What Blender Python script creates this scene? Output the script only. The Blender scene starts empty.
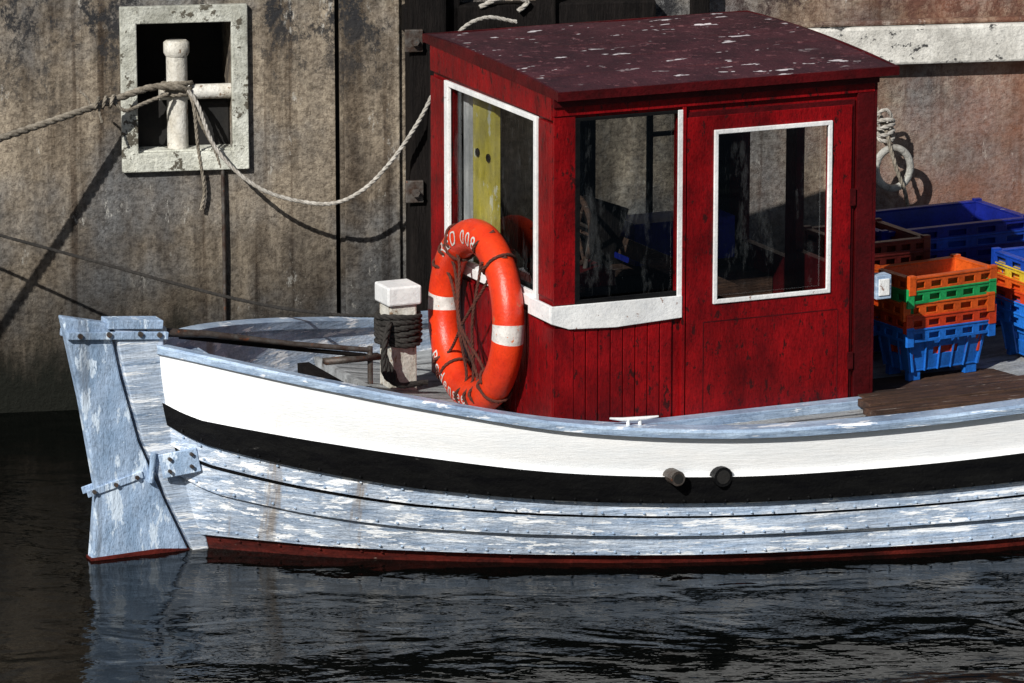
import bpy, bmesh, math, random
import numpy as np
from mathutils import Vector, Matrix
random.seed(4)
sc=bpy.context.scene
# ------------------------------------------------------------------ materials
def N(nt,t,**k):
    n=nt.nodes.new(t)
    for a,b in k.items(): setattr(n,a,b)
    return n
def newmat(name):
    m=bpy.data.materials.new(name); m.use_nodes=True
    nt=m.node_tree; b=nt.nodes['Principled BSDF']
    return m,nt,b
def noise(nt,co,scale,detail=5,rough=.6,mscale=None,dist=0):
    if mscale:
        mp=N(nt,'ShaderNodeMapping'); mp.inputs['Scale'].default_value=mscale
        nt.links.new(co,mp.inputs['Vector']); co=mp.outputs[0]
    n=N(nt,'ShaderNodeTexNoise'); n.inputs['Scale'].default_value=scale
    n.inputs['Detail'].default_value=detail; n.inputs['Roughness'].default_value=rough
    n.inputs['Distortion'].default_value=dist
    nt.links.new(co,n.inputs['Vector']); return n.outputs[0]
def ramp(nt,fac,a,b,ca=(0,0,0),cb=(1,1,1)):
    r=N(nt,'ShaderNodeValToRGB'); e=r.color_ramp.elements
    e[0].position=a; e[1].position=b; e[0].color=(*ca,1); e[1].color=(*cb,1)
    nt.links.new(fac,r.inputs[0]); return r.outputs[0]
def mix(nt,fac,a,b,mode='MIX'):
    m=N(nt,'ShaderNodeMixRGB',blend_type=mode)
    for i,x in ((0,fac),(1,a),(2,b)):
        if isinstance(x,(int,float)): m.inputs[i].default_value=x
        elif isinstance(x,tuple): m.inputs[i].default_value=(*x,1)
        else: nt.links.new(x,m.inputs[i])
    return m.outputs[0]
def paint(name,c,c2=None,rough=.5,scale=7,ms=(1,1,1),wear=None,wt=.62,ws=14,wms=(1,1,1),dirt=.5,bump=.25,bs=45,bms=(1,1,1),metal=0,spec=.4,extra=None):
    m,nt,b=newmat(name)
    co=N(nt,'ShaderNodeTexCoord').outputs['Object']
    c2=c2 or tuple(x*.6 for x in c)
    col=mix(nt,ramp(nt,noise(nt,co,scale,6,.68,ms),.36,.64),c,c2)
    g=ramp(nt,noise(nt,co,2.3,6,.75,(1,1,.6)),.38,.66,(1,1,1),(1-dirt,)*3)
    col=mix(nt,1.0,col,g,'MULTIPLY')
    sp=ramp(nt,noise(nt,co,85,2,.7),.34,.5,(1-.6*dirt,)*3,(1,1,1))
    col=mix(nt,1.0,col,sp,'MULTIPLY')
    if wear:
        col=mix(nt,ramp(nt,noise(nt,co,ws,6,.7,wms),wt,wt+.03),col,wear)
    if extra: col=extra(nt,co,col)
    nt.links.new(col,b.inputs['Base Color'])
    b.inputs['Metallic'].default_value=metal
    b.inputs['Specular IOR Level'].default_value=spec; b.inputs['Roughness'].default_value=rough
    bp=N(nt,'ShaderNodeBump'); bp.inputs['Strength'].default_value=bump; bp.inputs['Distance'].default_value=.01
    nt.links.new(noise(nt,co,bs,4,.7,bms),bp.inputs['Height']); nt.links.new(bp.outputs[0],b.inputs['Normal'])
    return m
HM=(.5,1,3)
def rust_runs(th=.60,strength=.8,c=(.22,.12,.06)):
    def f(nt,co,col):
        a=ramp(nt,noise(nt,co,2.4,5,.75,(2.6,.3,.25)),th,th+.08)
        return mix(nt,mix(nt,1.0,a,(strength,)*3,'MULTIPLY'),col,c)
    return f
M={}
M['white']=paint('white_paint',(.93,.93,.93),(.86,.88,.90),.4,6,HM,(.42,.36,.28),.71,9,(.6,1,2),.08,.25,30,(.3,1,3),extra=rust_runs(.66,.35,(.45,.36,.25)))
M['whitef']=paint('white_frame_paint',(.92,.92,.91),(.76,.77,.78),.4,9,(1,1,1),(.30,.2,.17),.64,22,(1,1,1),.2,.3,50)
M['blue']=paint('pale_blue_paint',(.70,.79,.92),(.30,.41,.58),.35,8,(.35,1,5),(.86,.89,.93),.55,12,(.25,1,3),.40,.8,22,(.25,1,3),extra=rust_runs(.60,.65,(.23,.17,.11)))
M['cap']=paint('cap_rail_paint',(.52,.66,.84),(.24,.34,.50),.35,8,(.4,1,4),(.84,.87,.92),.58,10,(.3,1,3),.35,.6,22,(.25,1,3))
M['rudder']=paint('rudder_paint',(.48,.62,.83),(.30,.43,.62),.5,5,(2.2,1,1.0),(.64,.75,.88),.56,9,(2,1,.7),.45,.8,26,(1.5,1,.6),spec=.25,extra=rust_runs(.58,.6,(.14,.16,.19)))
M['black']=paint('black_tar',(.004,.004,.005),(.010,.010,.010),.45,8,HM,(.07,.068,.065),.67,10,(.4,1,3),.3,.4,spec=.16)
M['redb']=paint('red_bottom_paint',(.15,.018,.012),(.035,.008,.007),.45,8,HM,(.22,.17,.14),.64,12,(.5,1,2),.5,.4)
M['red']=paint('red_cabin_paint',(.31,.0045,.007),(.13,.003,.005),.38,6,(1,1,.6),(.035,.005,.005),.585,30,(1,1,.5),.55,.55,50,(1,1,.3),spec=.22)
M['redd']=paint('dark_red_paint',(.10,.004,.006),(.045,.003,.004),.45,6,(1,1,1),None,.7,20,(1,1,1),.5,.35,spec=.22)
def flecks(nt,co,col):
    a=ramp(nt,noise(nt,co,10,3,.6,(.7,1.6,1)),.635,.65); b=ramp(nt,noise(nt,co,1.6,2,.5),.43,.5)
    return mix(nt,mix(nt,1.0,a,b,'MULTIPLY'),col,(.62,.57,.58))
M['roof']=paint('roof_paint',(.085,.024,.030),(.045,.014,.018),.6,5,(1,1,1),(.13,.05,.055),.59,24,(1,1,1),.5,.7,35,spec=.3,extra=flecks)
M['wood']=paint('old_wood',(.12,.06,.035),(.04,.022,.016),.7,6,(.6,5,5),(.24,.2,.17),.62,10,(.5,5,5),.6,.8,25,(.4,6,6))
M['deck']=paint('deck_paint',(.52,.54,.55),(.26,.27,.28),.65,5,(.5,5,1),(.12,.10,.09),.60,10,(.5,3,1),.5,.6,30,(.4,6,6))
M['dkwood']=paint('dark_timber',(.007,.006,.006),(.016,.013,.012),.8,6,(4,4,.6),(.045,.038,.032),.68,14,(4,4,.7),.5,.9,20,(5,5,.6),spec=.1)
M['steel']=paint('weathered_steel',(.13,.12,.11),(.06,.035,.025),.5,20,(1,1,1),(.16,.06,.03),.60,30,(1,1,1),.4,.4,metal=.3)
M['orange']=paint('lifebuoy_orange',(.82,.055,.010),(.64,.032,.01),.36,8,(1,1,1),(.42,.11,.05),.65,26,(1,1,1),.25,.25)
M['ringw']=paint('lifebuoy_white',(.80,.77,.73),(.58,.55,.52),.5,20,(1,1,1),(.6,.2,.1),.62,30,(1,1,1),.3,.2)
M['yellow']=paint('yellow_paint',(.90,.74,.10),(.78,.66,.18),.5,8,(1,1,1),(.85,.83,.6),.58,10,(1,1,.5),.25,.3)
M['rope']=paint('rope_fibre',(.42,.37,.30),(.20,.17,.13),.9,40,(1,1,1),None,.6,10,(1,1,1),.4,.6,150)
M['ropel']=paint('pale_rope_fibre',(.62,.59,.54),(.33,.30,.26),.9,40,(1,1,1),None,.6,10,(1,1,1),.3,.6,150)
M['roped']=paint('dark_rope_fibre',(.045,.04,.036),(.02,.018,.016),.9,40,(1,1,1),None,.6,10,(1,1,1),.4,.6,150)
M['roper']=paint('brown_grab_line',(.16,.04,.025),(.07,.03,.02),.9,40,(1,1,1),None,.6,10,(1,1,1),.4,.6,150)
M['bollard']=paint('bollard_paint',(.82,.80,.74),(.52,.48,.40),.6,12,(1,1,.5),(.2,.13,.08),.60,16,(1,1,.6),.4,.5)
M['oldring']=paint('mooring_ring_paint',(.55,.54,.50),(.30,.28,.25),.7,14,(1,1,1),(.10,.07,.05),.60,22,(1,1,1),.4,.8)
M['frame']=paint('recess_frame_paint',(.80,.81,.73),(.48,.48,.41),.75,10,(1,1,1),(.09,.08,.06),.575,15,(1,1,1),.5,1,30)
def plastic(n,c): return paint(n,c,tuple(x*.7 for x in c),.38,10,(1,1,1),(.3,.28,.26),.68,16,(1,1,1),.45,.15)
M['cblue']=plastic('blue_plastic',(.012,.07,.48)); M['cnavy']=plastic('navy_plastic',(.010,.022,.28))
M['cora']=plastic('orange_plastic',(.80,.12,.015)); M['cred']=plastic('vermilion_plastic',(.70,.06,.015)); M['cmar']=plastic('maroon_plastic',(.16,.02,.015))
M['cgrn']=plastic('green_plastic',(.02,.42,.12)); M['cyel']=plastic('yellow_plastic',(.80,.55,.04))
M['clb']=plastic('light_blue_plastic',(.02,.20,.78))
# glass
m,nt,b=newmat('window_glass'); nt.nodes.remove(b)
out=nt.nodes['Material Output']; tr=N(nt,'ShaderNodeBsdfTransparent'); gl=N(nt,'ShaderNodeBsdfGlossy'); df=N(nt,'ShaderNodeBsdfDiffuse')
co=N(nt,'ShaderNodeTexCoord').outputs['Object']
nt.links.new(ramp(nt,noise(nt,co,5,5,.7,(1,1,.35)),.35,.65,(.84,.86,.86),(.46,.48,.49)),tr.inputs[0])
gl.inputs['Roughness'].default_value=.03; gl.inputs[0].default_value=(.9,.95,1,1); df.inputs[0].default_value=(.35,.37,.38,1)
geo=N(nt,'ShaderNodeNewGeometry'); dot=N(nt,'ShaderNodeVectorMath',operation='DOT_PRODUCT'); nt.links.new(geo.outputs['Incoming'],dot.inputs[0]); nt.links.new(geo.outputs['Normal'],dot.inputs[1])
def mth(op,a,b_=None):
    q=N(nt,'ShaderNodeMath',operation=op)
    for i,x in((0,a),(1,b_)):
        if x is None: continue
        if isinstance(x,(int,float)): q.inputs[i].default_value=x
        else: nt.links.new(x,q.inputs[i])
    return q.outputs[0]
fz=mth('ADD',mth('MULTIPLY',mth('POWER',mth('SUBTRACT',1.0,mth('ABSOLUTE',dot.outputs['Value'])),5.0),.8),.045)
m1=N(nt,'ShaderNodeMixShader'); m2=N(nt,'ShaderNodeMixShader')
nt.links.new(ramp(nt,noise(nt,co,9,6,.75,(1,1,.3)),.54,.85,(0,0,0),(.2,.2,.2)),m1.inputs[0]); nt.links.new(tr.outputs[0],m1.inputs[1]); nt.links.new(df.outputs[0],m1.inputs[2])
nt.links.new(fz,m2.inputs[0]); nt.links.new(m1.outputs[0],m2.inputs[1]); nt.links.new(gl.outputs[0],m2.inputs[2])
nt.links.new(m2.outputs[0],out.inputs[0]); M['glass']=m
# concrete quay wall
m,nt,b=newmat('quay_concrete'); co=N(nt,'ShaderNodeTexCoord').outputs['Object']
base=mix(nt,ramp(nt,noise(nt,co,1.5,8,.72,(1,1,.8)),.40,.60),(.50,.42,.32),(.19,.16,.13))
st=ramp(nt,noise(nt,co,2.0,6,.68,(3.0,1,.26)),.42,.60,(1,1,1),(.30,.27,.25)); base=mix(nt,.85,base,st,'MULTIPLY')
gy=ramp(nt,noise(nt,co,1.1,5,.6),.46,.58); base=mix(nt,gy,base,mix(nt,.55,base,(.27,.29,.31)))
sp=ramp(nt,noise(nt,co,36,5,.82),.40,.56,(.36,.34,.33),(1,1,1)); base=mix(nt,.85,base,sp,'MULTIPLY')
dr=ramp(nt,noise(nt,co,1.0,4,.6,(12,1,.35)),.58,.68,(1,1,1),(.38,.33,.30)); base=mix(nt,.8,base,dr,'MULTIPLY')
wp=ramp(nt,noise(nt,co,5,9,.82,(1.5,1,.6)),.59,.63); base=mix(nt,mix(nt,1.0,wp,(.75,)*3,'MULTIPLY'),base,(.64,.62,.57))
bk=ramp(nt,noise(nt,co,4.0,9,.85,(1,1,.8)),.51,.56)
sep=N(nt,'ShaderNodeSeparateXYZ'); nt.links.new(co,sep.inputs[0])
def mr(v,a,b_,c,d):
    q=N(nt,'ShaderNodeMapRange'); q.inputs[1].default_value=a;q.inputs[2].default_value=b_;q.inputs[3].default_value=c;q.inputs[4].default_value=d
    nt.links.new(v,q.inputs[0]); return q.outputs[0]
top=mr(sep.outputs[2],1.0,1.75,0,1)
bkm=mix(nt,1.0,bk,top,'MULTIPLY'); base=mix(nt,bkm,base,(.035,.035,.038))
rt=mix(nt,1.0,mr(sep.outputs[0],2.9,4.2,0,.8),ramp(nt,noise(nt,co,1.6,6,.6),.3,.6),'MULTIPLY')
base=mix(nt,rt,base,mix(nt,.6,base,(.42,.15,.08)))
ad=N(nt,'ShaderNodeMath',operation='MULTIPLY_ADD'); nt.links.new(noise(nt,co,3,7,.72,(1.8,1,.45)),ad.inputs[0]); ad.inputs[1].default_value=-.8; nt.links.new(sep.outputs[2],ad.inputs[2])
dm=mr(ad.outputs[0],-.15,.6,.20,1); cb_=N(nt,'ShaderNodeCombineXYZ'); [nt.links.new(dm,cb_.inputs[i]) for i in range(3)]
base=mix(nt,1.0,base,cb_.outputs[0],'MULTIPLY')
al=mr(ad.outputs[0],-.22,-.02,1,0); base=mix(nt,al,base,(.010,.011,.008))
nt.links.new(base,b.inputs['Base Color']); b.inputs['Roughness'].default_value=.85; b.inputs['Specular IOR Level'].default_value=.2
bp=N(nt,'ShaderNodeBump'); bp.inputs['Strength'].default_value=1.0; bp.inputs['Distance'].default_value=.024
nt.links.new(noise(nt,co,20,8,.76),bp.inputs['Height']); nt.links.new(bp.outputs[0],b.inputs['Normal'])
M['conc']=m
M['ledge']=paint('ledge_concrete',(.88,.86,.80),(.60,.58,.53),.85,6,(1,1,1),(.05,.05,.05),.585,11,(1,1,1.5),.4,.9,25)
M['ground']=paint('quay_paving',(.28,.26,.24),(.18,.17,.16),.9,2)
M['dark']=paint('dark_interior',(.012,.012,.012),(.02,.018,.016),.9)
# water
m,nt,b=newmat('harbour_water'); co=N(nt,'ShaderNodeTexCoord').outputs['Object']
b.inputs['Base Color'].default_value=(.0012,.0016,.0014,1); b.inputs['Roughness'].default_value=.02; b.inputs['IOR'].default_value=1.17
n1=noise(nt,co,1.6,2,.5,(1,1.6,1),1.0); n2=noise(nt,co,8,3,.55,(1,1.5,1))
h=mix(nt,.15,n1,n2)
bp=N(nt,'ShaderNodeBump'); bp.inputs['Strength'].default_value=.36; bp.inputs['Distance'].default_value=.05
nt.links.new(h,bp.inputs['Height']); nt.links.new(bp.outputs[0],b.inputs['Normal']); M['water']=m
# ------------------------------------------------------------------ mesh tools
class MB:
    def __init__(s): s.v=[];s.f=[];s.m=[];s.mats=[]
    def mi(s,k):
        if k not in s.mats: s.mats.append(k)
        return s.mats.index(k)
    def add(s,vs,fs,k):
        o=len(s.v); s.v+= [tuple(x) for x in vs]; i=s.mi(k)
        for f in fs: s.f.append(tuple(a+o for a in f)); s.m.append(i)
    def box(s,x0,x1,y0,y1,z0,z1,k,R=None):
        vs=[(x,y,z) for x in(x0,x1) for y in(y0,y1) for z in(z0,z1)]
        if R is not None:
            c=Vector(((x0+x1)/2,(y0+y1)/2,(z0+z1)/2)); vs=[tuple(c+R@(Vector(p)-c)) for p in vs]
        s.add(vs,[(0,1,3,2),(4,6,7,5),(0,4,5,1),(2,3,7,6),(0,2,6,4),(1,5,7,3)],k)
    def poly(s,pts,y0,y1,k):   # polygon in x,z extruded in y
        n=len(pts); vs=[(p[0],y0,p[1]) for p in pts]+[(p[0],y1,p[1]) for p in pts]
        s.add(vs,[tuple(range(n)),tuple(range(2*n-1,n-1,-1))]+[(i,(i+1)%n,(i+1)%n+n,i+n) for i in range(n)],k)
    def grid(s,rows,k,close=False):
        n=len(rows[0]); vs=[p for r in rows for p in r]; fs=[]
        for i in range(len(rows)-1):
            for j in range(n if close else n-1):
                a=i*n+j; b=i*n+(j+1)%n; fs.append((a,b,b+n,a+n))
        s.add(vs,fs,k)
    def tube(s,pts,r,k,n=8,cap=True):
        pts=[Vector(p) for p in pts]; rows=[]; up=Vector((0,0,1)); x=None
        for i,p in enumerate(pts):
            t=(pts[min(i+1,len(pts)-1)]-pts[max(i-1,0)]).normalized()
            if x is None: x=t.cross(up if abs(t.z)<.9 else Vector((1,0,0))).normalized()
            x=(x-t*x.dot(t)).normalized(); y=t.cross(x)
            rr=r[i] if hasattr(r,'__len__') else r
            rows.append([tuple(p+(x*math.cos(a)+y*math.sin(a))*rr) for a in [2*math.pi*j/n for j in range(n)]])
        s.grid(rows,k,True)
        if cap:
            for R in(rows[0],rows[-1]): s.add(R,[tuple(range(n))],k)
    def panel(s,F,a0,a1,b0,b1,c0,c1,holes,k):
        A=sorted({a0,a1}|{h[0] for h in holes}|{h[1] for h in holes}); B=sorted({b0,b1}|{h[2] for h in holes}|{h[3] for h in holes})
        A=[a for a in A if a0<=a<=a1]; B=[b for b in B if b0<=b<=b1]
        def sol(i,j):
            if i<0 or j<0 or i>=len(A)-1 or j>=len(B)-1: return False
            a=(A[i]+A[i+1])/2; b=(B[j]+B[j+1])/2
            return not any(h[0]<a<h[1] and h[2]<b<h[3] for h in holes)
        vs=[];ix={}
        def V(i,j,c):
            if (i,j,c) not in ix: ix[(i,j,c)]=len(vs); vs.append(tuple(F(A[i],B[j],(c0,c1)[c])))
            return ix[(i,j,c)]
        fs=[]
        for i in range(len(A)-1):
            for j in range(len(B)-1):
                if not sol(i,j): continue
                fs.append((V(i,j,0),V(i+1,j,0),V(i+1,j+1,0),V(i,j+1,0))); fs.append((V(i,j,1),V(i,j+1,1),V(i+1,j+1,1),V(i+1,j,1)))
                for (di,dj,e) in((-1,0,((i,j),(i,j+1))),(1,0,((i+1,j),(i+1,j+1))),(0,-1,((i,j),(i+1,j))),(0,1,((i,j+1),(i+1,j+1)))):
                    if not sol(i+di,j+dj):
                        (p,q)=e; fs.append((V(*p,0),V(*q,0),V(*q,1),V(*p,1)))
        s.add(vs,fs,k)
    def make(s,name,parent=None,smooth=False,bevel=0,loc=None,rotz=None,recalc=True,angle=35):
        me=bpy.data.meshes.new(name); me.from_pydata(s.v,[],s.f)
        for k in s.mats: me.materials.append(M[k])
        me.polygons.foreach_set('material_index',s.m)
        if recalc:
            bm=bmesh.new(); bm.from_mesh(me); bmesh.ops.recalc_face_normals(bm,faces=bm.faces); bm.to_mesh(me); bm.free()
        if smooth: me.polygons.foreach_set('use_smooth',[True]*len(me.polygons))
        me.update(); o=bpy.data.objects.new(name,me); sc.collection.objects.link(o)
        if bevel:
            b=o.modifiers.new('b','BEVEL'); b.width=bevel; b.segments=2; b.limit_method='ANGLE'
        if parent: o.parent=parent
        if loc is not None: o.location=loc
        if rotz is not None: o.rotation_euler=(0,0,rotz)
        return o
def cr(P,n):
    P=np.array(P,float); Q=np.vstack([2*P[0]-P[1],P,2*P[-1]-P[-2]]); out=[]
    for i in range(1,len(Q)-2):
        for j in range(n):
            t=j/n; a,b,c,d=Q[i-1],Q[i],Q[i+1],Q[i+2]
            out.append(.5*((2*b)+(c-a)*t+(2*a-5*b+4*c-d)*t*t+(3*b-a-3*c+d)*t**3))
    out.append(P[-1]); return np.array(out)
def rope_into(mb,pts,r,k,lay=None):
    P=cr(pts,12); seg=np.linalg.norm(np.diff(P,axis=0),axis=1); L=np.concatenate([[0],np.cumsum(seg)])
    step=r*1.1; n=max(6,int(L[-1]/step)); S=np.linspace(0,L[-1],n); Q=[Vector([np.interp(s_,L,P[:,c]) for c in range(3)]) for s_ in S]
    lay=lay or r*9; x=None; fr=[]
    for i in range(n):
        t=(Q[min(i+1,n-1)]-Q[max(i-1,0)]).normalized()
        if x is None: x=t.cross(Vector((0,0,1)) if abs(t.z)<.9 else Vector((1,0,0))).normalized()
        x=(x-t*x.dot(t)).normalized(); fr.append((x.copy(),t.cross(x)))
    for q in range(3):
        pp=[]
        for i in range(n):
            a=2*math.pi*(S[i]/lay+q/3); pp.append(Q[i]+(fr[i][0]*math.cos(a)+fr[i][1]*math.sin(a))*r*.5)
        mb.tube(pp,r*.56,k,6)
def rope(name,pts,r,k,parent=None):
    mb=MB(); rope_into(mb,pts,r,k); return mb.make(name,parent,smooth=True)
# ------------------------------------------------------------------ frames
O=Vector((-1.305,-.9,0)); AL=math.radians(24)
def BW(u,v,z): return Vector((O.x+math.cos(AL)*u-math.sin(AL)*v, O.y+math.sin(AL)*u+math.cos(AL)*v, z))
WR=math.radians(10); W0=Vector((-2.08,1.40,0))
def WW(s,o,z): return Vector((W0.x+math.cos(WR)*s+math.sin(WR)*o, W0.y+math.sin(WR)*s-math.cos(WR)*o, z))
def empty(name,loc=(0,0,0),rz=0):
    e=bpy.data.objects.new(name,None); sc.collection.objects.link(e); e.location=loc; e.rotation_euler=(0,0,rz); return e
boat=empty('fishing_boat',O,AL)
# ------------------------------------------------------------------ hull
ST=[(-.13,.02,.835,.07,.02),(-.05,.12,.825,.14,.08),(.12,.33,.80,.27,.19),(.35,.54,.76,.45,.34),(.70,.78,.696,.75,.53),(1.2,1.02,.611,1.22,.78),
(1.8,1.2,.563,1.8,1.03),(2.4,1.31,.56,2.4,1.2),(3,1.37,.58,3,1.32),(3.7,1.36,.61,3.7,1.32),(4.5,1.24,.67,4.45,1.18),(5.5,1.0,.79,5.4,.9),(6.5,.66,.93,6.3,.5),(7.3,.3,1.06,7.0,.18),(7.8,.02,1.15,7.35,.02)]
SS=cr(ST,8)
def sec(S,t,off,side):
    su,sb,sz,wu,wb=S
    if t<=1: u=su+(wu-su)*max(t,0)**1.7; b=wb+(sb-wb)*(1-max(t,0)**1.5); z=sz*(1-t)
    else: tt=(t-1)/.5; u=wu; b=wb*(1-tt*tt); z=-.35*tt
    return (u,side*max(b+off,.0),z)
hull=MB()
def strips(i):
    wb_=float(np.interp(i,[0,10],[.255,.31])); rb=float(np.interp(i,[0,10,32],[.365,.435,.51]))
    return [(0,wb_,0,.0,'white'),(wb_,rb,.024,.030,'black'),(rb,rb+.105,0,.018,'blue'),(rb+.105,rb+.127,.004,.004,'black'),(rb+.127,rb+.26,.006,.026,'blue'),(rb+.26,.925,.002,.024,'blue'),(.925,1.2,.0,.006,'redb'),(1.2,1.5,0,0,'redb')]
ns=8
for side in(-1,1):
    for q in range(ns):
        rows=[];under=[]
        for i,S in enumerate(SS):
            a,b_,o0,o1,k=strips(i)[q]; n=4
            rows.append([sec(S,a+(b_-a)*j/n,o0+(o1-o0)*j/n,side) for j in range(n+1)])
            if q<ns-1:
                o2=strips(i)[q+1][2]; under.append([sec(S,b_,o1,side),sec(S,b_,o2,side)])
        hull.grid(rows,k)
        if q<ns-1: hull.grid(under,'black' if q in(1,4,2) else k)
    hull.grid([[sec(S,t,-.04,side) for t in(0,.15,.35,.6,.9)] for S in SS],'blue')
hull.make('hull_planking',boat,smooth=True,recalc=False)
cap=MB()
for side in(-1,1):
    rows=[]
    for S in SS:
        u,v,z=sec(S,0,0,side); b=abs(v); o=b+.03; i_=max(b-.065,0)
        rows.append([(u,side*o,z-.012),(u,side*(o+.004),z+.012),(u,side*(o-.008),z+.022),(u,side*i_,z+.022),(u,side*i_,z-.012)])
    cap.grid(rows,'cap',True)
cap.make('cap_rail',boat,smooth=False)
rv=MB()
for (q,dt) in((2,-.018),(2,-.085),(4,-.02),(5,-.025),(6,-.0),(1,-.02)):
    pts=[]
    for i,S in enumerate(SS[:90]):
        st=strips(i)[q]; t=(st[1] if q<6 else .95)+dt; f=(t-st[0])/(st[1]-st[0]); pts.append(sec(S,t,st[2]+(st[3]-st[2])*f,-1))
    P=np.array(pts); L=np.concatenate([[0],np.cumsum(np.linalg.norm(np.diff(P,axis=0),axis=1))])
    for s_ in np.arange(.08,min(L[-1],4.6),.085):
        c=[np.interp(s_+random.uniform(-.006,.006),L,P[:,k]) for k in range(3)]; r=.0062
        rv.add([(c[0]+r*math.cos(a),c[1]+.001,c[2]+r*math.sin(a)) for a in [j*math.pi/3 for j in range(6)]]+[(c[0]+.5*r*math.cos(a),c[1]-.007,c[2]+.5*r*math.sin(a)) for a in [j*math.pi/3 for j in range(6)]],[(j,(j+1)%6,(j+1)%6+6,j+6) for j in range(6)]+[(6,7,8,9,10,11)],('cap' if q!=6 else 'redb') if q!=1 else 'black')
rv.make('plank_rivets',boat,smooth=False)
# deck
dk=MB()
def dz(S): return max(.45,S[2]-.15)
rows=[]; Sb=None; DS=[]
for S in SS:
    if S[0]<.82: continue
    if Sb is None: Sb=S
    DS.append(S)
    b=sec(S,.2,-.03,1)[1]; rows.append([(S[0],b*f,dz(S)+.02*(1-f*f)) for f in np.linspace(-1,1,9)])
dk.grid(rows,'deck')
for v in np.arange(-.78,.8,.12):   # caulked seams
    rr=[]
    for S in DS:
        if S[0]>2.7: continue
        b=sec(S,.2,-.03,1)[1]
        if abs(v)+.03>b: continue
        z=dz(S)+.02*(1-(v/b)**2)+.003; rr.append([(S[0],v,z),(S[0],v+.006,z)])
    if len(rr)>1: dk.grid(rr,'black')
def bulkhead(S,z,k,t1=.55):
    b=sec(S,.2,-.05,1)[1]; b1=sec(S,t1,-.06,1)[1]; z1=S[2]*(1-t1)
    P=[(S[0],-b,z),(S[0],b,z),(S[0],b1,z1),(S[0],-b1,z1)]
    dk.add(P+[(p[0]+.02,p[1],p[2]) for p in P],[(0,1,2,3),(7,6,5,4),(0,1,5,4)],k)
bulkhead(Sb,dz(Sb)+.02,'deck')
rows=[]
for S in SS:
    if -.13<=S[0]<=.16: b=max(sec(S,.1,-.04,1)[1],.005); rows.append([(S[0],b*f,S[2]-.04) for f in(-1,0,1)])
dk.grid(rows,'cap')
S0=[S for S in SS if S[0]<=.16][-1]; bulkhead(S0,S0[2]-.045,'cap',.4)
rows=[]
for S in SS:
    if .05<=S[0]<=1.0: b=sec(S,.5,-.06,1)[1]; rows.append([(sec(S,.5,0,1)[0],b*f,S[2]*.5) for f in(-1,0,1)])
dk.grid(rows,'wood')
for k in range(6): dk.box(.42,.84,-.29+k*.1,-.205+k*.1,.38,.40,'wood')
dk.box(.47,.60,-.42,.42,.56,.585,'wood'); dk.box(.68,.73,-.5,.5,.55,.59,'dkwood')
dk.make('deck',boat)
# stern post, rudder, fittings
rd=MB(); rd.poly([(-.30,.935),(-.10,.905),(-.08,.6),(.04,.2),(.08,.0),(.1,-.35),(.03,-.35),(.012,0),(-.08,.2),(-.192,.47),(-.262,.74)],-.038,.038,'blue'); rd.make('stern_post',boat,bevel=.006)
rd=MB(); rd.poly([(-.515,1.003),(-.325,.96),(-.315,.93),(-.278,.74),(-.208,.47),(-.095,.2),(-.004,0),(.01,-.35),(-.42,-.35),(-.412,0),(-.385,.285),(-.445,.657)],-.028,.028,'rudder')
rd.make('rudder_blade',boat,bevel=.008)
rb=MB(); rb.poly([(-.42,-.30),(.012,-.30),(.0,.006),(-.13,.02),(-.415,.012)],-.031,.031,'redb'); rb.make('rudder_bottom_paint',boat)
ft=MB()
R=Matrix.Rotation(math.radians(5),3,'Y')
ft.box(-.50,-.08,-.05,-.03,.895,.925,'rudder',R); ft.box(-.50,-.08,.03,.05,.895,.925,'rudder',R); ft.box(-.33,-.10,-.046,.046,.93,.965,'rudder',R)
ft.box(-.43,-.19,-.036,-.029,.290,.320,'rudder',Matrix.Rotation(math.radians(-14),3,'Y')); ft.box(-.43,-.19,.029,.036,.290,.320,'rudder',Matrix.Rotation(math.radians(-14),3,'Y'))
ft.box(-.135,.02,-.098,-.085,.33,.43,'rudder',Matrix.Rotation(math.radians(-12),3,'Y')@Matrix.Rotation(math.radians(-22),3,'Z'))
ft.tube([(-.165,-.045,.30),(-.15,-.045,.42)],.013,'rudder')
def bolt(mb,u,v,z,r,k): mb.tube([(u,v+.005,z),(u,v-.008,z)],r,k,8)
for (u,z) in((-.45,.925),(-.33,.92),(-.2,.91),(-.12,.90)): bolt(ft,u,-.052,z,.011,'steel')
for (u,z) in((-.40,.285),(-.31,.305),(-.22,.325)): bolt(ft,u,-.038,z,.009,'steel')
for (u,z,v) in((-.10,.35,-.092),(-.10,.40,-.092),(-.02,.37,-.125),(-.02,.42,-.125)): bolt(ft,u,v,z,.008,'steel')
ft.make('rudder_fittings',boat,bevel=.003)
tl=MB(); tl.tube([(-.12,0,.90),(.1,0,.872),(.45,0,.80),(.80,0,.74)],[.020,.014,.011,.011],'steel'); tl.tube([(.0,.05,.86),(.45,.03,.775),(.78,.0,.72)],.009,'dkwood'); tl.tube([(.80,0,.755),(.80,0,.60)],.012,'steel'); tl.box(.60,.84,-.02,.02,.70,.722,'steel')
tl.tube([(-.16,0,.905),(-.08,0,.895)],.026,'bollard')
tl.make('tiller',boat,smooth=True)
sp=MB(); sp.box(.98,1.10,.22,.34,.45,.86,'bollard'); sp.box(.965,1.115,.205,.355,.86,.94,'whitef'); sp.make('samson_post',boat,bevel=.008)
pf=MB(); pf.tube([(1.61,-1.05,.40),(1.61,-1.19,.40)],.030,'steel',14); pf.tube([(1.61,-1.19,.40),(1.61,-1.192,.40)],.02,'dark',12)
pf.tube([(1.80,-1.10,.39),(1.80,-1.205,.39)],.040,'black',16); pf.tube([(1.80,-1.205,.39),(1.80,-1.207,.39)],.028,'dark',14)
pf.make('discharge_pipes',boat)
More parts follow.
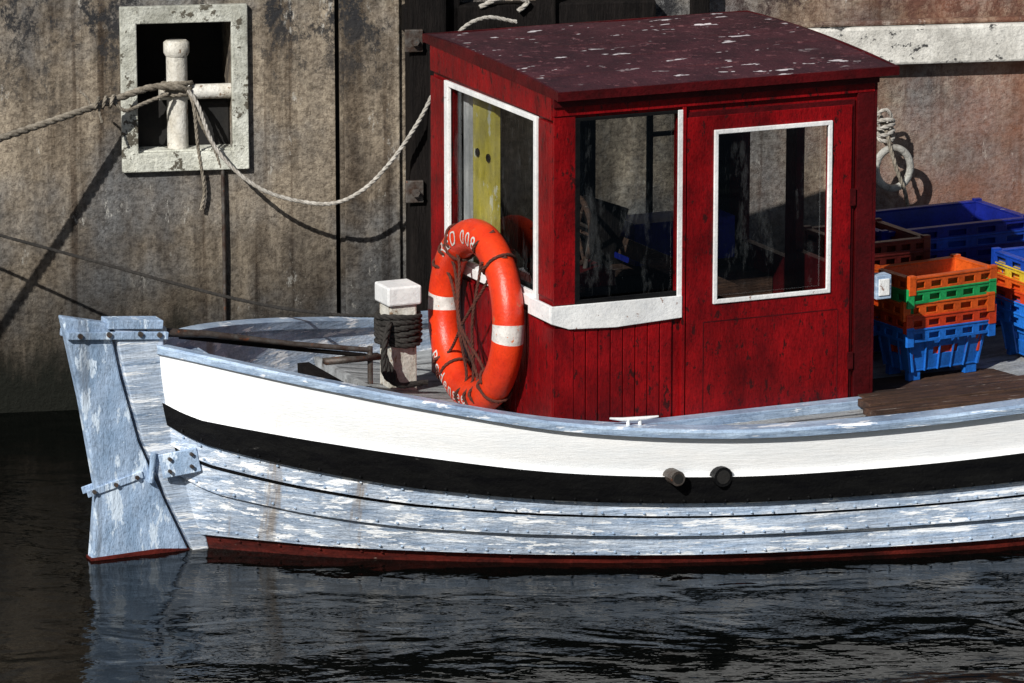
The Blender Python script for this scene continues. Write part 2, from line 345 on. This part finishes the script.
cl=MB(); cl.tube([(1.37,-1.07,.640),(1.42,-1.075,.632),(1.47,-1.08,.63),(1.52,-1.085,.63),(1.57,-1.09,.633)],[.004,.008,.009,.008,.004],'whitef'); cl.tube([(1.445,-1.078,.59),(1.445,-1.078,.63)],.008,'whitef'); cl.tube([(1.495,-1.08,.59),(1.495,-1.08,.63)],.008,'whitef'); cl.make('cleat',boat,smooth=True)
# ------------------------------------------------------------------ cabin
U0,U1,VN,VF=1.345,2.74,-.61,.61; ZB,ZT=.44,1.84
near=lambda a,b,c:(a,VN-c,b); far=lambda a,b,c:(a,VF+c,b); front=lambda a,b,c:(U0-c,a,b); aft=lambda a,b,c:(U1+c,a,b)
cb=MB(); wn=(1.435,1.88,1.0,1.745); dw=(2.05,2.545,.965,1.64); fw=(-.44,.44,1.0,1.725); fb=(2.05,2.62,1.0,1.72)
cb.panel(near,U0,U1,ZB,ZT,-.035,0,[wn,(2.03,2.565,.945,1.66)],'red')
cb.panel(far,U0,U1,ZB,ZT+.02,-.035,0,[fb],'red')
cb.panel(front,VN+.036,VF-.036,ZB,ZT,-.035,0,[fw],'red')
cb.panel(aft,VN+.036,VF-.036,ZB,ZT,-.035,0,[(-.45,-.05,1.0,1.68),(.05,.45,.95,1.68)],'redd')
cb.panel(far,U0+.04,U1-.04,ZB,ZT-.01,-.045,-.037,[fb],'dkwood')  # dark liner added over the far wall so the cabin interior reads as shade
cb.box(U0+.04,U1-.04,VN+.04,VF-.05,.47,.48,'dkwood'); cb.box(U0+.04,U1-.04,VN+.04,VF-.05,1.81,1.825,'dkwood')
cb.make('cabin_walls',boat)
tr_=MB()
tr_.box(U0-.012,U0+.075,VN-.012,VN+.0,ZB,.905,'red'); tr_.box(U0-.012,U0+.08,VN-.012,VN,1.0,1.76,'red')
tr_.box(U0-.012,U0,VN+.002,VN+.14,1.02,1.73,'red'); tr_.box(U0-.012,U0,VF-.13,VF+.01,ZB,1.73,'red')
tr_.box(U0-.014,U0,VN+.002,VN+.09,ZB,.905,'red')
tr_.box(U1-.06,U1+.014,VN-.016,VN-.001,ZB,1.76,'redd')
tr_.box(U1+.001,U1+.03,VN-.014,VN+.06,ZB,1.80,'redd')
tr_.box(U0-.016,U1+.016,VN-.018,VN-.001,1.762,1.838,'red')
tr_.add([(x,v,z) for x in(U0-.018,U0-.001) for (v,z) in((VN+.001,1.745),(VF,1.755),(VF,1.866),(VN+.001,1.838))],[(0,1,2,3),(7,6,5,4),(0,1,5,4),(1,2,6,5),(2,3,7,6),(3,0,4,7)],'red')
tr_.box(U0-.022,U1+.03,VN-.03,VN-.019,1.80,1.838,'redd')
tr_.panel(near,1.915,2.655,.47,1.715,.002,.016,[(2.035,2.56,.95,1.655)],'red')
tr_.panel(near,1.90,2.67,.46,1.735,.001,.008,[(1.92,2.65,.475,1.71)],'redd')
for (a,b_,c,d) in((1.99,2.60,.872,.877),(1.99,1.994,.5,.872),(2.60,2.604,.5,.872)): tr_.box(a,b_,VN-.0175,VN-.015,c,d,'redd')
tr_.box(1.893,1.908,VN-.02,VN-.001,.46,1.76,'red')
tr_.make('cabin_trim',boat,bevel=.004)
dh=MB()
for z in(.62,1.3): dh.box(2.648,2.672,VN-.024,VN-.0165,z,z+.07,'redd')
dh.make('door_hinges',boat)
tg=MB()
w=.0545; u=U0+.077
while u+w<1.895: tg.box(u,u+w-.004,VN-.010,VN-.001,.45,.912,'red'); u+=w
v=VN+.095
while v<VF-.15: tg.box(U0-.010,U0-.001,v,v+w-.004,.45,.93,'red'); v+=w
tg.make('cabin_matchboarding',boat,bevel=.003)
fm=MB()
fm.panel(near,wn[0]-.012,wn[1]+.016,wn[2]-.005,wn[3]+.004,.001,.012,[(wn[0]+.012,wn[1]-.004,1.015,1.735)],'black')
fm.box(1.872,1.897,VN-.018,VN-.013,.93,1.75,'whitef')
fm.poly([(U0-.03,1.0),(1.893,.995),(1.893,.905),(1.6,.892),(U0+.05,.902),(U0-.03,.93)],VN-.024,VN-.0135,'whitef')
fm.panel(near,dw[0]-.018,dw[1]+.018,dw[2]-.018,dw[3]+.018,.012,.024,[dw],'whitef')
fm.panel(front,fw[0]-.015,fw[1]+.03,fw[2]-.01,fw[3]+.01,.0005,.016,[(fw[0]+.012,fw[1]-.012,fw[2]+.02,fw[3]-.012)],'whitef')
fm.box(U0-.03,U0-.0165,VN-.012,VN+.2,.93,1.0,'whitef'); fm.box(U0-.026,U0-.0165,VN+.2,VF-.1,.96,1.0,'whitef')
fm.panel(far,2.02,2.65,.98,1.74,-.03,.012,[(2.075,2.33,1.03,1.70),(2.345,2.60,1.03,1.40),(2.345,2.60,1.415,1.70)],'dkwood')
fm.make('window_frames',boat,bevel=.0025)
g=MB()
for F,a0,a1,b0,b1 in((near,*wn),(near,*dw),(far,*fb),(front,*fw)):
    g.add([F(a0,b0,-.015),F(a1,b0,-.015),F(a1,b1,-.015),F(a0,b1,-.015)],[(0,1,2,3)],'glass')
g.make('window_panes',boat)
# roof (slightly cambered, far side a touch higher)
rf=MB(); ru0,ru1,rv_=1.335,2.825,.668; nx=13
def tilt(v): return .030*(v/rv_+1)/2
def rt_(v): return 1.866+.018*(1-(v/rv_)**2)+tilt(v)
vs=np.linspace(-rv_,rv_,nx)
a,b_=ru0,ru1
rf.grid([[(u,v,rt_(v)+.003*math.sin(u*9+v*5)) for v in vs] for u in np.linspace(a,b_,16)],'roof'); rf.grid([[(u,v,1.839+tilt(v)) for v in vs] for u in(a,b_)],'dark')
rf.box(a-.012,b_+.012,-rv_-.012,-rv_+.0,1.832,1.868,'redd'); rf.box(a-.012,b_+.012,rv_,rv_+.012,1.862,1.898,'redd')
for uu in(a-.012,b_):
    P=[(uu+.0,v,1.834+tilt(v)) for v in vs]+[(uu,v,rt_(v)+.002) for v in vs[::-1]]; n=len(P)
    rf.add(P+[(p[0]+.012,p[1],p[2]) for p in P],[tuple(range(n)),tuple(range(2*n-1,n-1,-1))]+[(i,(i+1)%n,(i+1)%n+n,i+n) for i in range(n)],'redd')
for v in(-.4,-.13,.14,.41): rf.tube([(u,v,rt_(v)-.005) for u in np.linspace(ru0,ru1,9)],.008,'roof',6)
rf.make('cabin_roof',boat)
# interior
it=MB()
it.box(1.40,1.425,.11,.33,.5,1.78,'yellow')
it.tube([(1.398,.275,1.46),(1.392,.275,1.46)],.018,'black'); it.tube([(1.398,.165,1.455),(1.392,.165,1.455)],.018,'black')
it.box(1.41,1.43,.40,.45,.5,1.8,'whitef')
it.box(1.46,1.75,-.25,.10,.45,.96,'dark'); it.box(1.44,1.62,-.3,.1,.965,.985,'wood')
it.box(2.3,2.7,.15,.55,.48,.85,'wood'); it.box(1.5,2.7,.45,.55,.84,.87,'wood'); it.box(1.95,2.5,-.1,.2,.9,.97,'wood',Matrix.Rotation(math.radians(25),3,'Y'))
it.box(2.15,2.62,.35,.55,.9,1.08,'cnavy'); it.box(1.75,1.95,.1,.14,.9,1.25,'dkwood',Matrix.Rotation(math.radians(20),3,'Y'))
it.tube([(1.70,-.1,.96),(1.74,-.1,1.18),(1.66,-.1,1.22)],.010,'steel'); it.box(1.62,1.8,-.2,.05,.96,1.02,'redd')
cen=Vector((1.72,0,1.16))
it.tube([cen+Vector((0,.14*math.cos(a),.14*math.sin(a))) for a in np.linspace(0,2*math.pi,25)],.012,'wood',cap=False)
for a in range(3): it.tube([cen+Vector((0,.14*math.cos(a*math.pi/3),.14*math.sin(a*math.pi/3))),cen-Vector((0,.14*math.cos(a*math.pi/3),.14*math.sin(a*math.pi/3)))],.007,'wood')
it.make('cabin_interior',boat)
dg=MB(); dg.box(2.62,4.6,-.93,-.82,.475,.505,'wood'); dg.box(2.66,4.6,-.81,-.70,.478,.51,'wood'); dg.box(2.70,4.6,-.69,-.60,.474,.507,'wood')
dg.box(2.80,4.8,-.59,.75,.463,.469,'wood')
dg.box(U1+.031,U1+.10,VN-.03,VN+.03,.90,1.0,'cap'); dg.box(U1+.04,U1+.09,VN-.036,VN-.03,.915,.985,'whitef')
dg.box(1.35,2.75,-.70,-.63,.452,.50,'cap')
dg.make('deck_boards',boat,bevel=.003)
# ------------------------------------------------------------------ lifebuoy
lb=MB(); Rr,r=.328,.071
def tor(th,et,e=0): 
    rho=Rr+(r+e)*math.sin(et); return (-(r*.9+e)*math.cos(et),-rho*math.cos(th),rho*math.sin(th))
nT,nE=120,20
vs=[tor(2*math.pi*i/nT,2*math.pi*j/nE) for i in range(nT) for j in range(nE)]
for wh in(0,1):
    fs=[]
    for i in range(nT):
        d=(360*(i+.5)/nT+180)%180; d=min(d,180-d); isw=d<5
        if isw!=bool(wh): continue
        for j in range(nE): fs.append((i*nE+j,((i+1)%nT)*nE+j,((i+1)%nT)*nE+(j+1)%nE,i*nE+(j+1)%nE))
    lb.add(vs,fs,'ringw' if wh else 'orange')
def text_on(mb,s,size,th0,flip):
    cu=bpy.data.curves.new('t','FONT'); cu.body=s; cu.size=size; cu.align_x='CENTER'; cu.resolution_u=3; cu.space_character=1.25
    ob=bpy.data.objects.new('t',cu); sc.collection.objects.link(ob); dg_=bpy.context.evaluated_depsgraph_get(); me=bpy.data.meshes.new_from_object(ob.evaluated_get(dg_))
    bm=bmesh.new(); bm.from_mesh(me); bmesh.ops.triangulate(bm,faces=bm.faces)
    for _ in range(3):
        L=[e for e in bm.edges if e.calc_length()>.009]
        if L: bmesh.ops.subdivide_edges(bm,edges=L,cuts=1); bmesh.ops.triangulate(bm,faces=bm.faces)
    bm.verts.index_update()
    V=[]
    for v in bm.verts:
        x,y=v.co.x,v.co.y-size*.35
        V.append(tor(th0+x/Rr,-y/r,.002) if flip else tor(th0-x/Rr,y/r,.002))
    mb.add(V,[tuple(v.index for v in f.verts) for f in bm.faces],'ringw'); bm.free(); bpy.data.objects.remove(ob)
text_on(lb,'RED 008',.085,math.radians(105),False); text_on(lb,'Bodensee',.078,math.radians(250),True)
def net(a,b_,sag=.0):
    p=[tor(math.radians(a),0,.01),tor(math.radians(a),-1.2,.01)]; q=[tor(math.radians(b_),-1.2,.01),tor(math.radians(b_),0,.01)]
    mid=(Vector(p[1])+Vector(q[0]))/2+Vector((-.02,0,-sag)); rope_into(lb,[tor(math.radians(a),1.6,.006)]+p+[tuple(mid)]+q+[tor(math.radians(b_),1.6,.006)],.0065,'roper')
for a,b_,s_ in((122,270,.01),(48,225,.02),(150,312,.02),(70,285,.0),(135,295,.03)): net(a,b_,s_)
for a in(48,122,232,312): rope_into(lb,[tor(math.radians(a)+.01*k,k*.7,.006) for k in range(10)],.0065,'roper')
lo=lb.make('lifebuoy',smooth=True,recalc=False); lo.location=BW(1.252,-.03,.845); lo.rotation_euler=(0,math.radians(3),AL)
# ------------------------------------------------------------------ crates
def crate(k,u,v,z,rot,L=.43,W=.26,H=.19):
    mb=MB(); t=.012; sk=.055
    def side(F,len_,nsl):
        hs=[]; n=nsl
        for i in range(n):
            c=len_*(i+.5)/n-len_/2; w_=len_/n*.30; hs.append((c-w_,c+w_,H-.042,H-.018))
        mb.panel(lambda a,b,c:F(a,b,c),-len_/2,len_/2,H-sk,H,.0,.008,hs,k)
        mb.panel(lambda a,b,c:F(a*(1-.13*(H-b)/H),b,c-.014-.035*(H-b)/H),-len_/2+.012,len_/2-.012,0,H-.004,-.006,.006,[(-len_*.16,len_*.16,H*.35,H*.52)],k)
        for i in range(nsl+1):
            c=(len_-.05)*(i/nsl)-len_/2+.025; P=lambda b:F(c*(1-.13*(H-b)/H),b,-.014-.035*(H-b)/H+.009)
            mb.tube([P(.0),P(H-sk)],.006,k,4)
    side(lambda a,b,c:(a,-W/2-c,b),L,5); side(lambda a,b,c:(-a,W/2+c,b),L,5)
    side(lambda a,b,c:(-L/2-c,-a,b),W,3); side(lambda a,b,c:(L/2+c,a,b),W,3)
    mb.panel(lambda a,b,c:(a,b,c),-L/2-.012,L/2+.012,-W/2-.012,W/2+.012,H-.004,H+.004,[(-L/2+.022,L/2-.022,-W/2+.022,W/2-.022)],k)
    mb.box(-L/2+.04,L/2-.04,-W/2+.04,W/2-.04,.0,.008,k)
    for sx in(-1,1):
        for sy in(-1,1):
            mb.box(sx*(L/2-.07)-.03,sx*(L/2-.07)+.03,sy*(W/2-.06)-.014,sy*(W/2-.06)+.014,-.04,.0,k)
            mb.box(sx*(L/2-.005)-.018,sx*(L/2-.005)+.018,sy*(W/2-.002)-.014,sy*(W/2-.002)+.014,H-.07,H+.012,k)
    return mb.make('fish_crate',bevel=.002,loc=BW(u,v,z),rotz=AL+math.radians(rot))
DZ=.47
for i,k in enumerate(['clb','cred','cora','cgrn','cora']): crate(k,3.235+random.uniform(-.008,.008),-.27,DZ+.04+i*.055,6+random.uniform(-2,2))
for i,k in enumerate(['cnavy','cmar','cnavy','cmar','cmar','cmar']): crate(k,3.16,.18,DZ+.04+i*.056,3+random.uniform(-1,1),.36,.40,.2)
for i,k in enumerate(['cnavy','cblue','cnavy','cnavy','cblue','cnavy']): crate(k,3.62,.44,DZ+.03+i*.051,3+random.uniform(-1,1),.74,.42,.22)
for i,k in enumerate(['clb','clb','cred','cora','cyel','cblue']): crate(k,3.92,-.26,DZ+.03+i*.047,2+random.uniform(-2,2),.55,.36,.19)
# ------------------------------------------------------------------ quay wall
wl=empty('quay_wall',W0,WR)
q=MB(); WF=lambda a,b,c:(a,-c,b)
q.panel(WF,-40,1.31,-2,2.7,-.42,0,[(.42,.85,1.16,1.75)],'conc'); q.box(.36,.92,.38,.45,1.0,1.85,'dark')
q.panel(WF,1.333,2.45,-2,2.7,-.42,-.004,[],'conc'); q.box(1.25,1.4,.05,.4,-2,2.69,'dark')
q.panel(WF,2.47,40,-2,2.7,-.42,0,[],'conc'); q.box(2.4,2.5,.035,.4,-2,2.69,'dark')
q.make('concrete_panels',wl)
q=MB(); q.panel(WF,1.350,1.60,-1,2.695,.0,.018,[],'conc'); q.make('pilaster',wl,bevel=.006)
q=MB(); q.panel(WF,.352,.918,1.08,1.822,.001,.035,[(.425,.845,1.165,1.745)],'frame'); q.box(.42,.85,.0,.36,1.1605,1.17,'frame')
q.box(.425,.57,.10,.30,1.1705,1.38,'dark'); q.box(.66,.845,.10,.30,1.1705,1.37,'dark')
q.make('recess_frame',wl,bevel=.008)
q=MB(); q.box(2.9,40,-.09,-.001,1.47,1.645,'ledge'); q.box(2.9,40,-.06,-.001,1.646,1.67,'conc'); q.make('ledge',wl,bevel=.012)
bo=MB(); bo.tube([(.61,.06,1.1),(.61,.06,1.60)],.047,'bollard',20); bo.tube([(.61,.06,1.585),(.61,.06,1.60),(.61,.06,1.645),(.61,.06,1.655)],[.05,.058,.058,.045],'bollard',20)
bo.tube([(.53,.06,1.42),(.86,.06,1.42)],.034,'bollard',16); bo.tube([(.6,.06,1.42),(.6,.3,1.42)],.03,'bollard'); bo.make('recessed_bollard',smooth=True,loc=W0,rotz=WR)
fp=empty('fender_pile',W0,WR)
q=MB(); q.box(1.625,1.79,-.16,-.003,-1.5,2.4,'dkwood'); q.box(1.80,1.86,-.10,-.003,-1.5,2.4,'dkwood'); q.box(1.61,2.75,-.10,-.003,1.68,1.80,'dkwood'); q.box(1.70,1.79,-.22,-.161,.6,1.62,'dkwood')
for s_ in(2.2,2.9): q.box(s_,s_+.09,-.13,-.101,1.66,2.4,'dkwood')
q.make('timbers',fp,bevel=.01)
q=MB()
for z in(1.66,.98): q.box(1.60,1.68,-.185,-.162,z-.05,z+.05,'steel'); q.tube([(1.64,-.18,z),(1.64,-.215,z)],.02,'steel',6)
q.make('brackets',fp,bevel=.004)
q=MB(); q.tube([(.80,-.02,1.08),(.802,-.025,.7),(.80,-.02,.30)],.009,'steel'); q.make('steel_rod',smooth=True,loc=W0,rotz=WR)
# ------------------------------------------------------------------ ropes
mr_=MB()
rope_into(mr_,[WW(.66,-.02,1.43),WW(.60,.02,1.455),WW(.48,.05,1.463),WW(.26,.17,1.42),WW(-.37,.57,1.31),WW(-1.2,1.1,1.19),WW(-2.2,1.8,1.08)],.0165,'rope')
for k in range(3):
    rope_into(mr_,[WW(.61+.064*math.cos(a),-.06+.064*math.sin(a),1.41+.025*k+.01*math.sin(a)) for a in np.linspace(0,2*math.pi,12)],.011,'rope')
for k in range(3):
    c=WW(.30-.035*k,.15+.02*k,1.425); rope_into(mr_,[c+Vector((.008*math.sin(a),.024*math.cos(a),.025*math.sin(a))) for a in np.linspace(0,2*math.pi,10)],.008,'rope')
rope_into(mr_,[WW(.30,.15,1.43),WW(.36,.14,1.38),WW(.45,.08,1.40),WW(.56,.03,1.43)],.009,'rope')
rope_into(mr_,[WW(.20,.2,1.42),WW(.19,.2,1.45),WW(.16,.2,1.48)],.006,'rope')
rope_into(mr_,[WW(.25,.18,1.42),WW(.24,.19,1.39),WW(.25,.2,1.34)],.006,'rope')
mr_.make('mooring_rope',smooth=True)
rope('mooring_rope',[WW(.64,-.01,1.45),WW(.69,.03,1.38),(-1.305,1.43,1.18),(-1.108,1.36,1.02),(-.844,1.35,.956),(-.68,1.38,1.0),(-.536,1.42,1.134),(-.40,1.47,1.33),(-.317,1.5,1.51),(-.24,1.52,1.69),(-.12,1.56,1.755),(.02,1.60,1.73)],.0095,'ropel')
rope('mooring_rope',[WW(.66,.0,1.42),WW(.675,.03,1.36),WW(.69,.035,1.18),WW(.715,.03,1.0),WW(.70,.03,.90)],.008,'rope')
rope('mooring_rope',[WW(.66,.0,1.42),WW(.70,.04,1.3),WW(.76,.035,1.18),WW(.79,.03,1.09)],.007,'rope')
d=MB(); rope_into(d,[(-3.6,1.35,1.17),(-2.23,.9,.91),(-1.235,.3,.775),(-.8,.0,.765),(-.52,-.22,.80)],.0075,'roped')
for k in range(6):
    c=BW(1.04,.28,.70+.022*k); rope_into(d,[c+Vector((.088*math.cos(a),.088*math.sin(a),.006*math.sin(2*a+k))) for a in np.linspace(0,2*math.pi,14)],.013,'roped')
for k in range(3): rope_into(d,[BW(.97,.2,.80),BW(.93,.16,.72-.02*k),BW(.92+.02*k,.14,.60),BW(.98,.12,.55),BW(1.05+.03*k,.14,.545)],.012,'roped')
d.make('mooring_rope',smooth=True)
rope('mooring_rope',[WW(1.95,.1,1.79),WW(2.05,.12,1.835),WW(2.16,.12,1.815),WW(2.12,.12,1.77)],.012,'ropel')
wr=MB(); c0=WW(3.84,.16,1.01); ex=Vector((math.cos(WR),math.sin(WR),0)); 
wr.tube([c0+ex*(.080*math.cos(a))+Vector((0,-.01*math.sin(a),.095*math.sin(a))) for a in np.linspace(0,2*math.pi,33)],.017,'oldring',10,False)
wr.tube([WW(3.82,0,1.13),WW(3.82,.16,1.12),WW(3.82,.18,1.09)],.012,'steel')
wr.make('mooring_ring',smooth=True)
e=MB()
rope_into(e,[WW(3.78,.08,1.27),WW(3.80,.16,1.2),WW(3.82,.19,1.10),WW(3.85,.20,1.0),WW(3.89,.19,.9),WW(3.93,.12,.76)],.010,'rope')
for k in range(4): e_c=WW(3.805,.15,1.15+.025*k); rope_into(e,[e_c+Vector((.034*math.cos(a),.03*math.sin(a),.012*math.sin(a+k))) for a in np.linspace(0,2*math.pi,12)],.010,'ropel')
rope_into(e,[WW(3.78,.14,1.2),WW(3.76,.15,1.25),WW(3.80,.16,1.28),WW(3.83,.15,1.24),WW(3.81,.13,1.18)],.009,'ropel')
e.make('hanging_rope',smooth=True)
# ------------------------------------------------------------------ water, quay ground
w_=MB(); w_.add([(-250,-250,0),(250,-250,0),(250,250,0),(-250,250,0)],[(0,1,2,3)],'water'); w_.make('water',recalc=False)
gmb=MB(); gmb.box(-250,250,.43,250,2.2,2.68,'ground'); gmb.make('quay_ground',loc=W0,rotz=WR)
# ------------------------------------------------------------------ light
el=math.radians(35); ang=math.radians(-118.7)
Sd=Vector((math.cos(ang)*math.cos(el),math.sin(ang)*math.cos(el),math.sin(el)))
ld=bpy.data.lights.new('sun','SUN'); ld.energy=5.0; ld.angle=math.radians(.5); ld.color=(1,.97,.91)
lo_=bpy.data.objects.new('sun',ld); sc.collection.objects.link(lo_); lo_.rotation_euler=Sd.to_track_quat('Z','Y').to_euler(); lo_.location=Sd*20
wd=bpy.data.worlds.new("World"); sc.world=wd; wd.use_nodes=True; nt=wd.node_tree
sk=nt.nodes.new('ShaderNodeTexSky'); sk.sky_type='NISHITA'; sk.sun_disc=False; sk.sun_elevation=el; sk.sun_rotation=math.radians(208.7)
nt.links.new(sk.outputs[0],nt.nodes['Background'].inputs[0]); nt.nodes['Background'].inputs[1].default_value=.05
# ------------------------------------------------------------------ camera
cd=bpy.data.cameras.new('camera'); cam=bpy.data.objects.new('camera',cd); sc.collection.objects.link(cam); sc.camera=cam
cd.lens=168.75; cd.sensor_width=36; cd.clip_end=2000; cd.clip_start=.5
ph=math.radians(13); cam.location=(0,-20*math.cos(ph),.643+20*math.sin(ph)); cam.rotation_euler=(math.radians(90)-ph,0,0)
sc.view_settings.view_transform='Standard'; sc.view_settings.look='None'; sc.view_settings.exposure=0
